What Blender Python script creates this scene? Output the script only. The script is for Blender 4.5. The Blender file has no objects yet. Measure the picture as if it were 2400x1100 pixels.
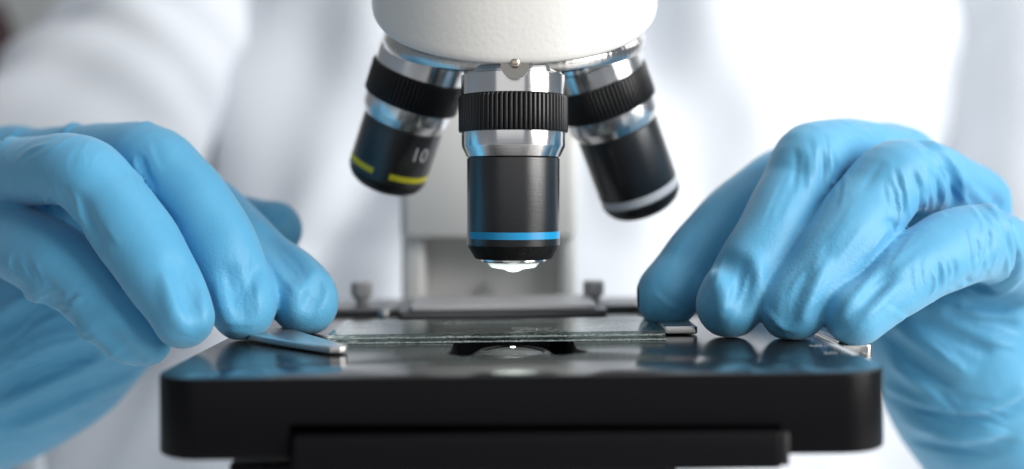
import bpy, bmesh, math, random
import numpy as np
from mathutils import Matrix, Vector

random.seed(3)
rng = np.random.default_rng(5)
S = bpy.context.scene
COL = S.collection
MM = 0.001
FPX, HX, HY, DCAM, ZCAM = 2500.0, 1200.0, 457.0, 245.0, 32.1   # focal length (px of a 2400 px wide frame), horizon, camera place (mm)

# ------------------------------------------------------------------ camera
cd = bpy.data.cameras.new('camera')
cam = bpy.data.objects.new('camera', cd); COL.objects.link(cam)
cam.location = (0, -DCAM*MM, ZCAM*MM)
cam.rotation_euler = (math.radians(90), 0, 0)
cd.sensor_width = 36.0
cd.lens = 36.0*FPX/2400.0
cd.shift_y = -(550.0-HY)/2400.0
cd.clip_start = 0.01
cd.clip_end = 20.0
cd.dof.use_dof = True
cd.dof.focus_distance = 0.236
cd.dof.aperture_fstop = 5.2
S.camera = cam

# ------------------------------------------------------------------ world and lamps
w = bpy.data.worlds.new('World'); S.world = w; w.use_nodes = True
bg = w.node_tree.nodes['Background']
bg.inputs['Color'].default_value = (0.80, 0.88, 1.0, 1)
bg.inputs['Strength'].default_value = 0.18

def area(name, loc, target, sx, sy, power, col):
    l = bpy.data.lights.new(name, 'AREA'); l.shape = 'RECTANGLE'
    l.size = sx; l.size_y = sy; l.energy = power; l.color = col
    o = bpy.data.objects.new(name, l); COL.objects.link(o)
    o.location = loc
    o.rotation_euler = (Vector(target)-Vector(loc)).to_track_quat('-Z', 'Y').to_euler()
    return o
area('window_light', (0.92, -0.50, 0.42), (0.0, 0.06, 0.02), 0.75, 0.9, 18.5, (1.0, 0.99, 0.97))
area('ceiling_light', (0.05, 0.05, 1.35), (0.0, 0.1, 0.0), 0.9, 0.9, 3.2, (0.94, 0.97, 1.0))
area('back_window_light', (0.85, 0.55, 0.75), (0.0, 0.40, 0.05), 0.5, 0.6, 1.6, (1.0, 1.0, 1.0))

area('front_fill_light', (-0.15, -1.3, 0.35), (0, 0, 0.03), 1.6, 1.1, 2.6, (1.0, 0.98, 0.95))  # added fill lamp behind the camera, brightens chrome, arm and coat
S.view_settings.view_transform = 'Standard'
S.view_settings.look = 'None'
S.view_settings.exposure = 0.12
S.view_settings.gamma = 1.0
S.view_settings.use_curve_mapping = False
S.render.engine = 'CYCLES'
S.cycles.use_denoising = True
S.cycles.max_bounces = 10
S.cycles.transparent_max_bounces = 16
S.cycles.caustics_reflective = False
S.cycles.caustics_refractive = False

# ------------------------------------------------------------------ helpers
def U(px, py, D):
    """a point of the place from where it is seen and how far off it stands (mm)"""
    return np.array([(px-HX)*D/FPX, D-DCAM, ZCAM-(py-HY)*D/FPX])

ROLL = math.radians(0.6)
def ST(v):
    """the stage leans a hair to the left"""
    v = np.asarray(v, float).reshape(-1, 3)
    c, s = math.cos(ROLL), math.sin(ROLL)
    o = v.copy()
    o[:, 0] = v[:, 0]*c - v[:, 2]*s
    o[:, 2] = v[:, 0]*s + v[:, 2]*c
    return o

def tag(o, label=None, cat=None, group=None, kind=None):
    if label: o['label'] = label
    if cat: o['category'] = cat
    if group: o['group'] = group
    if kind: o['kind'] = kind
    return o

def empty(name, loc=(0, 0, 0), parent=None, rot=None):
    o = bpy.data.objects.new(name, None); COL.objects.link(o)
    o.empty_display_size = 0.01
    m = Matrix.Translation(Vector(loc)*MM)
    if rot is not None: m = m @ rot.to_4x4()
    o.matrix_world = m
    if parent:
        o.parent = parent
        o.matrix_parent_inverse = parent.matrix_basis.inverted() if parent.parent is None else Matrix()
    return o

def world(p):
    return (world(p.parent) @ p.matrix_parent_inverse @ p.matrix_basis) if p.parent else p.matrix_basis.copy()

def link(name, me, mat, parent=None, local=False, smooth=None):
    """mesh (mm) -> object; local=True: coordinates are the parent's own"""
    if smooth is not None and len(me.polygons):
        me.polygons.foreach_set('use_smooth', [True]*len(me.polygons))
        me.update()
        if smooth < 180:
            me.set_sharp_from_angle(angle=math.radians(smooth))
    o = bpy.data.objects.new(name, me); COL.objects.link(o)
    mats = mat if isinstance(mat, (list, tuple)) else [mat]
    for m in mats: me.materials.append(m)
    if parent:
        o.parent = parent
        if not local:
            o.matrix_parent_inverse = world(parent).inverted()
    return o

def mesh(verts, faces, name='m'):
    me = bpy.data.meshes.new(name)
    me.from_pydata([tuple(float(c)*MM for c in v) for v in verts], [], [tuple(f) for f in faces])
    me.validate(); me.update()
    return me

def lathe(profile, n=96, rfun=None, a0=0.0, a1=2*math.pi, axis=2):
    """profile [(r, z)] from one end to the other"""
    full = abs((a1-a0)-2*math.pi) < 1e-6
    m = n if full else n+1
    vs, fs = [], []
    for (r, z) in profile:
        for i in range(m):
            a = a0+(a1-a0)*i/n
            rr = r if rfun is None else rfun(r, a, z)
            vs.append((rr*math.sin(a), -rr*math.cos(a), z))      # a = 0 faces the camera (-y)
    for k in range(len(profile)-1):
        for i in range(n):
            j = (i+1) % m
            fs.append((k*m+i, (k+1)*m+i, (k+1)*m+j, k*m+j))
    return vs, fs

def lathe_obj(name, profile, mat, parent, n=96, rfun=None, smooth=35, local=True, a0=0.0, a1=2*math.pi):
    vs, fs = lathe(profile, n, rfun, a0, a1)
    me = mesh(vs, fs, name)
    bm = bmesh.new(); bm.from_mesh(me); bmesh.ops.remove_doubles(bm, verts=bm.verts, dist=1e-7)
    bmesh.ops.recalc_face_normals(bm, faces=bm.faces); bm.to_mesh(me); bm.free()
    return link(name, me, mat, parent, local, smooth)

def plate(name, loops, z0, z1, mat, parent=None, bevel=0.3, seg=3, xf=None, smooth=30):
    """flat outline (with holes) given thickness and a rounded edge"""
    cu = bpy.data.curves.new(name, 'CURVE'); cu.dimensions = '2D'; cu.fill_mode = 'BOTH'
    cu.extrude = (z1-z0)/2 - bevel; cu.bevel_depth = bevel; cu.bevel_resolution = seg
    cu.offset = -bevel
    for lp in loops:
        sp = cu.splines.new('POLY'); sp.points.add(len(lp)-1); sp.use_cyclic_u = True
        for p, c in zip(sp.points, lp): p.co = (c[0], c[1], 0, 1)
    t = bpy.data.objects.new('tmp', cu); COL.objects.link(t)
    dg = bpy.context.evaluated_depsgraph_get()
    me = bpy.data.meshes.new_from_object(t.evaluated_get(dg))
    bpy.data.objects.remove(t); bpy.data.curves.remove(cu)
    n = len(me.vertices); co = np.zeros(n*3); me.vertices.foreach_get('co', co); co = co.reshape(-1, 3)
    co[:, 2] += (z0+z1)/2
    if xf is not None: co = xf(co)
    me.vertices.foreach_set('co', (co*MM).ravel()); 
    bm = bmesh.new(); bm.from_mesh(me); bmesh.ops.remove_doubles(bm, verts=bm.verts, dist=2e-6)
    bmesh.ops.recalc_face_normals(bm, faces=bm.faces); bm.to_mesh(me); bm.free()
    me.materials.clear()
    return link(name, me, mat, parent, False, smooth)

def rrect(x0, x1, y0, y1, r, n=8):
    rs = r if isinstance(r, (list, tuple)) else [r]*4       # front-left, front-right, back-right, back-left
    pts = []
    for (cx, cy, a, q) in ((x0+rs[0], y0+rs[0], 180, rs[0]), (x1-rs[1], y0+rs[1], 270, rs[1]), (x1-rs[2], y1-rs[2], 0, rs[2]), (x0+rs[3], y1-rs[3], 90, rs[3])):
        for i in range(n+1):
            t = math.radians(a+90*i/n); pts.append((cx+q*math.cos(t), cy+q*math.sin(t)))
    return pts

def text_mesh(s, size):
    cu = bpy.data.curves.new('t', 'FONT'); cu.body = s; cu.size = size; cu.align_x = 'CENTER'; cu.align_y = 'CENTER'
    cu.resolution_u = 6
    t = bpy.data.objects.new('tmp', cu); COL.objects.link(t)
    dg = bpy.context.evaluated_depsgraph_get()
    me = bpy.data.meshes.new_from_object(t.evaluated_get(dg))
    bpy.data.objects.remove(t); bpy.data.curves.remove(cu)
    bm = bmesh.new(); bm.from_mesh(me)
    bmesh.ops.triangulate(bm, faces=bm.faces); bmesh.ops.subdivide_edges(bm, edges=bm.edges, cuts=1)
    bm.to_mesh(me); bm.free(); me.materials.clear()
    n = len(me.vertices); co = np.zeros(n*3); me.vertices.foreach_get('co', co)
    return me, co.reshape(-1, 3)

# ------------------------------------------------------------------ materials
def mat(name, col, rough=0.5, metal=0.0, spec=0.5, coat=0.0, coat_rough=0.1, sheen=0.0, aniso=0.0):
    m = bpy.data.materials.new(name); m.use_nodes = True
    b = m.node_tree.nodes['Principled BSDF']
    b.inputs['Base Color'].default_value = (*col, 1)
    b.inputs['Roughness'].default_value = rough
    b.inputs['Metallic'].default_value = metal
    b.inputs['Specular IOR Level'].default_value = spec
    b.inputs['Coat Weight'].default_value = coat
    b.inputs['Coat Roughness'].default_value = coat_rough
    b.inputs['Sheen Weight'].default_value = sheen
    return m

def nodes(m): return m.node_tree.nodes, m.node_tree.links, m.node_tree.nodes['Principled BSDF']

def noise(m, scale, detail=4, rough=0.6, vec=None, stretch=None):
    N, L, b = nodes(m)
    tc = N.new('ShaderNodeTexCoord')
    src = tc.outputs['Object']
    if stretch:
        mp = N.new('ShaderNodeMapping'); mp.inputs['Scale'].default_value = stretch
        L.new(src, mp.inputs['Vector']); src = mp.outputs['Vector']
    n = N.new('ShaderNodeTexNoise'); n.inputs['Scale'].default_value = scale
    n.inputs['Detail'].default_value = detail; n.inputs['Roughness'].default_value = rough
    L.new(src, n.inputs['Vector'])
    return n

def ramp(m, src, stops):
    N, L, b = nodes(m)
    r = N.new('ShaderNodeValToRGB'); L.new(src, r.inputs['Fac'])
    el = r.color_ramp.elements
    while len(el) < len(stops): el.new(0.5)
    for e, (p, c) in zip(el, stops):
        e.position = p; e.color = (*c, 1) if not isinstance(c, (int, float)) else (c, c, c, 1)
    return r

def bump(m, src, strength, dist, normal=None):
    N, L, b = nodes(m)
    bp = N.new('ShaderNodeBump'); bp.inputs['Strength'].default_value = strength; bp.inputs['Distance'].default_value = dist
    L.new(src, bp.inputs['Height'])
    if normal is not None: L.new(normal, bp.inputs['Normal'])
    L.new(bp.outputs['Normal'], b.inputs['Normal'])
    return bp.outputs['Normal']

# blue nitrile
M_glove = mat('nitrile', (0.09, 0.37, 0.60), 0.52, spec=0.45, sheen=0.3)
N, L, b = nodes(M_glove)
b.inputs['Sheen Roughness'].default_value = 0.5
b.inputs['Sheen Tint'].default_value = (0.75, 0.9, 1, 1)
at = N.new('ShaderNodeAttribute'); at.attribute_name = 'pebble'
n1 = noise(M_glove, 1500, 2, 0.5)
mu = N.new('ShaderNodeMath'); mu.operation = 'MULTIPLY'
L.new(n1.outputs['Fac'], mu.inputs[0]); L.new(at.outputs['Fac'], mu.inputs[1])
nn = bump(M_glove, mu.outputs[0], 0.38, 0.0003)
n2 = noise(M_glove, 120, 5, 0.65)
nn2 = bump(M_glove, n2.outputs['Fac'], 0.12, 0.001, nn)
# thin creases: ridged noise, patchy
n4 = noise(M_glove, 95, 2, 0.5, stretch=(1.0, 0.6, 0.45)); n4.inputs['Distortion'].default_value = 0.6
def mth(op, a, c):
    q = N.new('ShaderNodeMath'); q.operation = op
    for k_, v_ in enumerate((a, c)):
        if isinstance(v_, (int, float)): q.inputs[k_].default_value = v_
        else: L.new(v_, q.inputs[k_])
    return q.outputs[0]
ri = mth('SUBTRACT', 1.0, mth('MULTIPLY', mth('ABSOLUTE', mth('SUBTRACT', n4.outputs['Fac'], 0.5), 0), 9.0))
ri = mth('MAXIMUM', ri, 0.0)
n5 = noise(M_glove, 45, 2, 0.5)
pa = ramp(M_glove, n5.outputs['Fac'], [(0.48, 0.0), (0.62, 1.0)])
ri = mth('MULTIPLY', mth('POWER', ri, 1.5), pa.outputs['Color'])
nn3 = bump(M_glove, ri, 0.14, 0.0006, nn2)
n3 = noise(M_glove, 60, 3, 0.6)
rc = ramp(M_glove, n3.outputs['Fac'], [(0.3, (0.08, 0.35, 0.58)), (0.7, (0.10, 0.385, 0.62))])
L.new(rc.outputs['Color'], b.inputs['Base Color'])

# white enamel of the head, orange-peel texture
M_enamel = mat('white_enamel', (0.77, 0.755, 0.72), 0.38, coat=0.0)
n1 = noise(M_enamel, 800, 3, 0.5)
bump(M_enamel, n1.outputs['Fac'], 0.17, 0.0004)
M_arm = mat('grey_white_enamel', (0.84, 0.83, 0.80), 0.5)
n1 = noise(M_arm, 500, 3, 0.5); bump(M_arm, n1.outputs['Fac'], 0.3, 0.0004)
M_arm_in = mat('recess_shade_enamel', (0.55, 0.545, 0.53), 0.55)  # arm enamel darkened: shade of the recess put into the colour
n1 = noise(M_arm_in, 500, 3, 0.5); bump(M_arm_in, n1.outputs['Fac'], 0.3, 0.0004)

# turned metal
def aniso(m, a, rot=0.25):
    N, L, b = nodes(m)
    t = N.new('ShaderNodeTangent'); t.direction_type = 'RADIAL'; t.axis = 'Z'
    L.new(t.outputs[0], b.inputs['Tangent'])
    b.inputs['Anisotropic'].default_value = a; b.inputs['Anisotropic Rotation'].default_value = rot
def turned(name, col, rough, lines=3500, strength=0.06):
    m = mat(name, col, rough, 1.0)
    n1 = noise(m, 1.0, 2, 0.6, stretch=(40, 40, lines))
    bump(m, n1.outputs['Fac'], strength, 0.0002)
    aniso(m, 0.85)
    return m
M_chrome = turned('turned_chrome', (0.94, 0.93, 0.92), 0.22)
M_steel = turned('brushed_steel', (0.62, 0.61, 0.60), 0.24, 2500)
M_rim = turned('turret_rim_steel', (0.70, 0.68, 0.66), 0.22, 5000, 0.25)
M_black = mat('black_anodised', (0.012, 0.012, 0.013), 0.30, 0.0, 1.0)
n1 = noise(M_black, 1.0, 3, 0.7, stretch=(250, 250, 5200)); bump(M_black, n1.outputs['Fac'], 0.2, 0.00018)
aniso(M_black, 0.5)
M_blackring = mat('black_ribbed', (0.006, 0.006, 0.007), 0.33, 0.0, 0.5)
M_bevel = mat('black_bevel', (0.008, 0.008, 0.009), 0.5, 0.0, 0.4)
N, L, b = nodes(M_bevel)
n1 = noise(M_bevel, 5200, 1, 0.5)
rc = ramp(M_bevel, n1.outputs['Fac'], [(0.70, 0.008), (0.76, 0.35)]); L.new(rc.outputs['Color'], b.inputs['Base Color'])
M_turret = mat('turret_black', (0.02, 0.021, 0.023), 0.25, 0.0, 0.6)
M_blue_band = mat('blue_band', (0.010, 0.30, 0.60), 0.32)
M_yellow_band = mat('yellow_band', (0.62, 0.58, 0.03), 0.4)
M_white_band = mat('pale_band', (0.78, 0.80, 0.84), 0.4)
M_print = mat('white_print', (0.72, 0.73, 0.74), 0.5)
M_lens = mat('objective_front_lens', (0.86, 0.88, 0.86), 0.18, 0.0, 0.6, coat=0.6, coat_rough=0.03)
M_tab = mat('spring_steel', (0.36, 0.35, 0.33), 0.34, 1.0)
M_screw = mat('screw_metal', (0.72, 0.60, 0.50), 0.28, 1.0)

# stage: satin black lacquer with specks of dust
M_stage = mat('stage_black', (0.014, 0.014, 0.016), 0.13, 0.0, 0.5)
N, L, b = nodes(M_stage)
n1 = noise(M_stage, 900, 2, 0.5)
n2 = noise(M_stage, 60, 3, 0.6)
mx = N.new('ShaderNodeMath'); mx.operation = 'MULTIPLY'; L.new(n1.outputs['Fac'], mx.inputs[0]); L.new(n2.outputs['Fac'], mx.inputs[1])
rc = ramp(M_stage, mx.outputs[0], [(0.46, 0.014), (0.485, 0.4)]); L.new(rc.outputs['Color'], b.inputs['Base Color'])
rr = ramp(M_stage, n2.outputs['Fac'], [(0.3, 0.15), (0.7, 0.17)]); L.new(rr.outputs['Color'], b.inputs['Roughness'])
M_skirt = mat('stage_side_black', (0.004, 0.004, 0.005), 0.34, 0.0, 0.14)
M_under = mat('under_plate_black', (0.004, 0.004, 0.005), 0.45, 0.0, 0.13)
M_dark = mat('dark_metal', (0.40, 0.395, 0.39), 0.45, 0.3)
M_bar = mat('holder_bar_metal', (0.13, 0.13, 0.135), 0.35, 0.0, 0.7)
M_barlight = mat('holder_bar_light', (0.55, 0.55, 0.56), 0.42, 0.3)
M_clip = mat('clip_steel', (0.72, 0.71, 0.70), 0.32, 1.0)
n1 = noise(M_clip, 900, 2, 0.5); bump(M_clip, n1.outputs['Fac'], 0.1, 0.0002)
M_condenser = mat('condenser_lens', (0.03, 0.03, 0.035), 0.04, 0.0, 0.9, coat=1.0, coat_rough=0.02)
M_cap_dark = mat('dark_cap', (0.03, 0.03, 0.03), 0.4)
M_condmount = mat('condenser_mount', (0.20, 0.19, 0.19), 0.3, 0.8)
M_glow = bpy.data.materials.new('lamp_glow'); M_glow.use_nodes = True
N = M_glow.node_tree.nodes; N.clear()
e = N.new('ShaderNodeEmission'); e.inputs['Color'].default_value = (0.95, 1.0, 0.93, 1); e.inputs['Strength'].default_value = 9.0
o = N.new('ShaderNodeOutputMaterial'); M_glow.node_tree.links.new(e.outputs[0], o.inputs[0])

# glass: clear faces (see-through + Fresnel mirror) and ground, chipped edges
def glass_face():
    m = bpy.data.materials.new('slide_glass'); m.use_nodes = True
    N = m.node_tree.nodes; L = m.node_tree.links; N.clear()
    out = N.new('ShaderNodeOutputMaterial')
    tr = N.new('ShaderNodeBsdfTransparent'); tr.inputs['Color'].default_value = (0.97, 0.985, 0.98, 1)
    gl = N.new('ShaderNodeBsdfGlossy'); gl.inputs['Roughness'].default_value = 0.025
    fr = N.new('ShaderNodeFresnel'); fr.inputs['IOR'].default_value = 1.52
    mx = N.new('ShaderNodeMixShader')
    ge = N.new('ShaderNodeNewGeometry')
    io = N.new('ShaderNodeMapRange'); io.inputs['To Min'].default_value = 1.52; io.inputs['To Max'].default_value = 1/1.52
    L.new(ge.outputs['Backfacing'], io.inputs['Value']); L.new(io.outputs['Result'], fr.inputs['IOR'])
    L.new(fr.outputs[0], mx.inputs[0]); L.new(tr.outputs[0], mx.inputs[1]); L.new(gl.outputs[0], mx.inputs[2])
    # dust on the surface, thickest round the middle of the front edge
    tc = N.new('ShaderNodeTexCoord')
    ns = N.new('ShaderNodeTexNoise'); ns.inputs['Scale'].default_value = 1900; ns.inputs['Detail'].default_value = 1
    nb = N.new('ShaderNodeTexNoise'); nb.inputs['Scale'].default_value = 70; nb.inputs['Detail'].default_value = 3
    L.new(tc.outputs['Object'], ns.inputs['Vector']); L.new(tc.outputs['Object'], nb.inputs['Vector'])
    mu = N.new('ShaderNodeMath'); mu.operation = 'MULTIPLY'; L.new(ns.outputs['Fac'], mu.inputs[0]); L.new(nb.outputs['Fac'], mu.inputs[1])
    rp = N.new('ShaderNodeValToRGB'); L.new(mu.outputs[0], rp.inputs['Fac'])
    rp.color_ramp.elements[0].position = 0.375; rp.color_ramp.elements[1].position = 0.40
    rp.color_ramp.elements[0].color = (0, 0, 0, 1); rp.color_ramp.elements[1].color = (0.55, 0.55, 0.55, 1)
    df = N.new('ShaderNodeBsdfDiffuse'); df.inputs['Color'].default_value = (0.7, 0.72, 0.7, 1)
    m2 = N.new('ShaderNodeMixShader')
    L.new(rp.outputs['Color'], m2.inputs[0]); L.new(mx.outputs[0], m2.inputs[1]); L.new(df.outputs[0], m2.inputs[2])
    L.new(m2.outputs[0], out.inputs[0])
    return m
def glass_edge():
    m = bpy.data.materials.new('slide_ground_edge'); m.use_nodes = True
    N = m.node_tree.nodes; L = m.node_tree.links; N.clear()
    def math_(op, a, b):
        q = N.new('ShaderNodeMath'); q.operation = op
        for k, v in enumerate((a, b)):
            if isinstance(v, (int, float)): q.inputs[k].default_value = v
            else: L.new(v, q.inputs[k])
        return q.outputs[0]
    out = N.new('ShaderNodeOutputMaterial')
    tc = N.new('ShaderNodeTexCoord')
    hg = N.new('ShaderNodeAttribute'); hg.attribute_name = 'height'           # 0 at the lower arris, 1 at the upper
    mp = N.new('ShaderNodeMapping'); mp.inputs['Scale'].default_value = (0.6, 0.6, 0.1)
    L.new(tc.outputs['Object'], mp.inputs['Vector'])
    ns = N.new('ShaderNodeTexNoise'); ns.inputs['Scale'].default_value = 1700; ns.inputs['Detail'].default_value = 4
    L.new(mp.outputs[0], ns.inputs['Vector'])
    nb = N.new('ShaderNodeTexNoise'); nb.inputs['Scale'].default_value = 120; nb.inputs['Detail'].default_value = 2
    L.new(mp.outputs[0], nb.inputs['Vector'])
    lim = math_('ADD', math_('MULTIPLY', ns.outputs['Fac'], 0.42), math_('MULTIPLY', nb.outputs['Fac'], 0.5))
    lim = math_('SUBTRACT', lim, 0.08)                                          # ragged upper border of the ground zone
    fro = math_('MULTIPLY', math_('SUBTRACT', lim, hg.outputs['Fac']), 9.0)
    cl = N.new('ShaderNodeClamp'); L.new(fro, cl.inputs['Value'])
    n3 = N.new('ShaderNodeTexNoise'); n3.inputs['Scale'].default_value = 2600; n3.inputs['Detail'].default_value = 2
    L.new(tc.outputs['Object'], n3.inputs['Vector'])
    r3 = N.new('ShaderNodeValToRGB'); L.new(n3.outputs['Fac'], r3.inputs['Fac'])
    r3.color_ramp.elements[0].position = 0.3; r3.color_ramp.elements[0].color = (0.10, 0.15, 0.145, 1)
    r3.color_ramp.elements[1].position = 0.72; r3.color_ramp.elements[1].color = (0.62, 0.70, 0.68, 1)
    tr = N.new('ShaderNodeBsdfTransparent'); tr.inputs['Color'].default_value = (0.42, 0.52, 0.51, 1)
    gl = N.new('ShaderNodeBsdfGlossy'); gl.inputs['Roughness'].default_value = 0.15; gl.inputs['Color'].default_value = (0.8, 0.9, 0.88, 1)
    mx = N.new('ShaderNodeMixShader'); mx.inputs[0].default_value = 0.16
    L.new(tr.outputs[0], mx.inputs[1]); L.new(gl.outputs[0], mx.inputs[2])
    df = N.new('ShaderNodeBsdfDiffuse'); L.new(r3.outputs['Color'], df.inputs['Color'])
    m2 = N.new('ShaderNodeMixShader')
    L.new(math_('MULTIPLY', cl.outputs[0], 0.7), m2.inputs[0]); L.new(mx.outputs[0], m2.inputs[1]); L.new(df.outputs[0], m2.inputs[2])
    L.new(m2.outputs[0], out.inputs[0])
    return m
M_glass = glass_face(); M_gedge = glass_edge()

# cloth, wall
M_coat = mat('lab_coat_cotton', (0.755, 0.785, 0.83), 0.85, sheen=0.1)
n1 = noise(M_coat, 700, 3, 0.6); bump(M_coat, n1.outputs['Fac'], 0.25, 0.0006)
M_wall = mat('pale_wall', (0.66, 0.67, 0.64), 0.8)
n1 = noise(M_wall, 40, 3, 0.6); bump(M_wall, n1.outputs['Fac'], 0.1, 0.002)
M_table = mat('white_worktop', (0.74, 0.73, 0.71), 0.45)
n1 = noise(M_table, 30, 4, 0.6)
rc = ramp(M_table, n1.outputs['Fac'], [(0.3, (0.71, 0.70, 0.68)), (0.7, (0.76, 0.75, 0.73))]); nodes(M_table)[1].new(rc.outputs['Color'], nodes(M_table)[2].inputs['Base Color'])
M_maroon = mat('dark_maroon', (0.055, 0.012, 0.018), 0.4)
M_cap = mat('white_plastic', (0.75, 0.75, 0.72), 0.4)

# ------------------------------------------------------------------ setting
def box_mesh(x0, x1, y0, y1, z0, z1):
    v = [(x, y, z) for x in (x0, x1) for y in (y0, y1) for z in (z0, z1)]
    f = [(0, 1, 3, 2), (4, 6, 7, 5), (0, 4, 5, 1), (2, 3, 7, 6), (0, 2, 6, 4), (1, 5, 7, 3)]
    return mesh(v, f)
tag(link('wall', box_mesh(-2600, 2600, 1500, 1520, -600, 1800), M_wall), kind='structure')
tag(plate('table_top', [rrect(-700, 700, -350, 300, 20)], -230, -200, M_table, None, 3), kind='structure')

# ------------------------------------------------------------------ microscope
scope = empty('microscope', (0, 60, -200))
tag(scope, 'white compound microscope with three objectives above a black stage', 'microscope')

# head: white enamel column with a rounded front, cut by a sloping plane underneath
HT = math.tan(math.radians(30))
def superell(t, a, b, e):
    c, s = math.cos(t), math.sin(t)
    return a*math.copysign(abs(c)**(2/e), c), b*math.copysign(abs(s)**(2/e), s)
vs, fs = [], []
n = 128
hx, hy0, hb, ha = 0.6, 21.5, 35.5, 35.2
zf = 59.9
rings = [(0.88, 1.2), (0.945, 0.1), (0.965, 0.0), (0.982, 0.35), (0.993, 0.95), (0.999, 1.9), (1.0, 3.0), (1.0, 20), (1.005, 45), (1.0, 95)]
for k, (q, dz) in enumerate(rings):
    for i in range(n):
        x, y = superell(2*math.pi*i/n, ha*q, hb*q, 2.2)
        zb = zf + HT*(y+hb)
        top = 150.0
        z = zb+dz if dz < 4 else zb + (top-zb)*dz/95.0
        vs.append((hx+x, hy0+y, z))
for k in range(len(rings)-1):
    for i in range(n):
        j = (i+1) % n; fs.append((k*n+i, k*n+j, (k+1)*n+j, (k+1)*n+i))
fs.append(list(range(n))[::-1]); fs.append([(len(rings)-1)*n+i for i in range(n)])
head = link('head', mesh(vs, fs), M_enamel, scope, smooth=50)
tag(head, 'white textured enamel head housing')

# turret: tilted disc, ribbed steel rim, black cone below
AL = math.radians(20)
Rt = Matrix.Rotation(AL, 3, 'X')          # local -z -> (0, sin, -cos): down and away
tur = empty('turret', (0.6, 22.2, 70.2), scope, Rt)
def ridge(r, a, z):
    return r + (0.03*math.sin(a*110) if r > 32.35 and z > 2 else 0)
lathe_obj('turret_rim', [(28.0, 5), (30.5, 5), (31.0, 4.6), (32.4, 2.8), (32.6, 2.4), (32.6, 0.4), (32.3, 0), (29.5, -0.2)], M_rim, tur, 440, ridge, 40)
lathe_obj('turret_base', [(0, 6), (29.6, 6), (29.6, -0.3), (29.0, -0.7), (24, -2.6), (10, -6.5), (0, -7.0)], M_turret, tur, 96, None, 30)

# small detent tab with its screw, under the front lip of the head
tab = empty('detent_tab', (0.7, -13.25, 60.4), scope)
tv = [(-3.15, 0, 2.2), (3.15, 0, 2.2)] + [(3.15*math.cos(t), 0, 3.15*math.sin(t)*0.98) for t in np.linspace(0, -math.pi, 25)]
nv = len(tv)
vs = tv + [(x, 0.7, z) for x, y, z in tv]
fs = [list(range(nv))[::-1], list(range(nv, 2*nv))] + [(i, (i+1) % nv, nv+(i+1) % nv, nv+i) for i in range(nv)]
link('tab_plate', mesh(vs, fs), M_tab, tab, True)
vs, fs = lathe([(0, -0.9), (0.7, -0.85), (1.1, -0.55), (1.2, 0), (1.2, 0.3)], 32)
vs = [(x, z, -y+0.35) for x, y, z in vs]
link('tab_screw', mesh(vs, fs), M_screw, tab, True, smooth=50)

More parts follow.
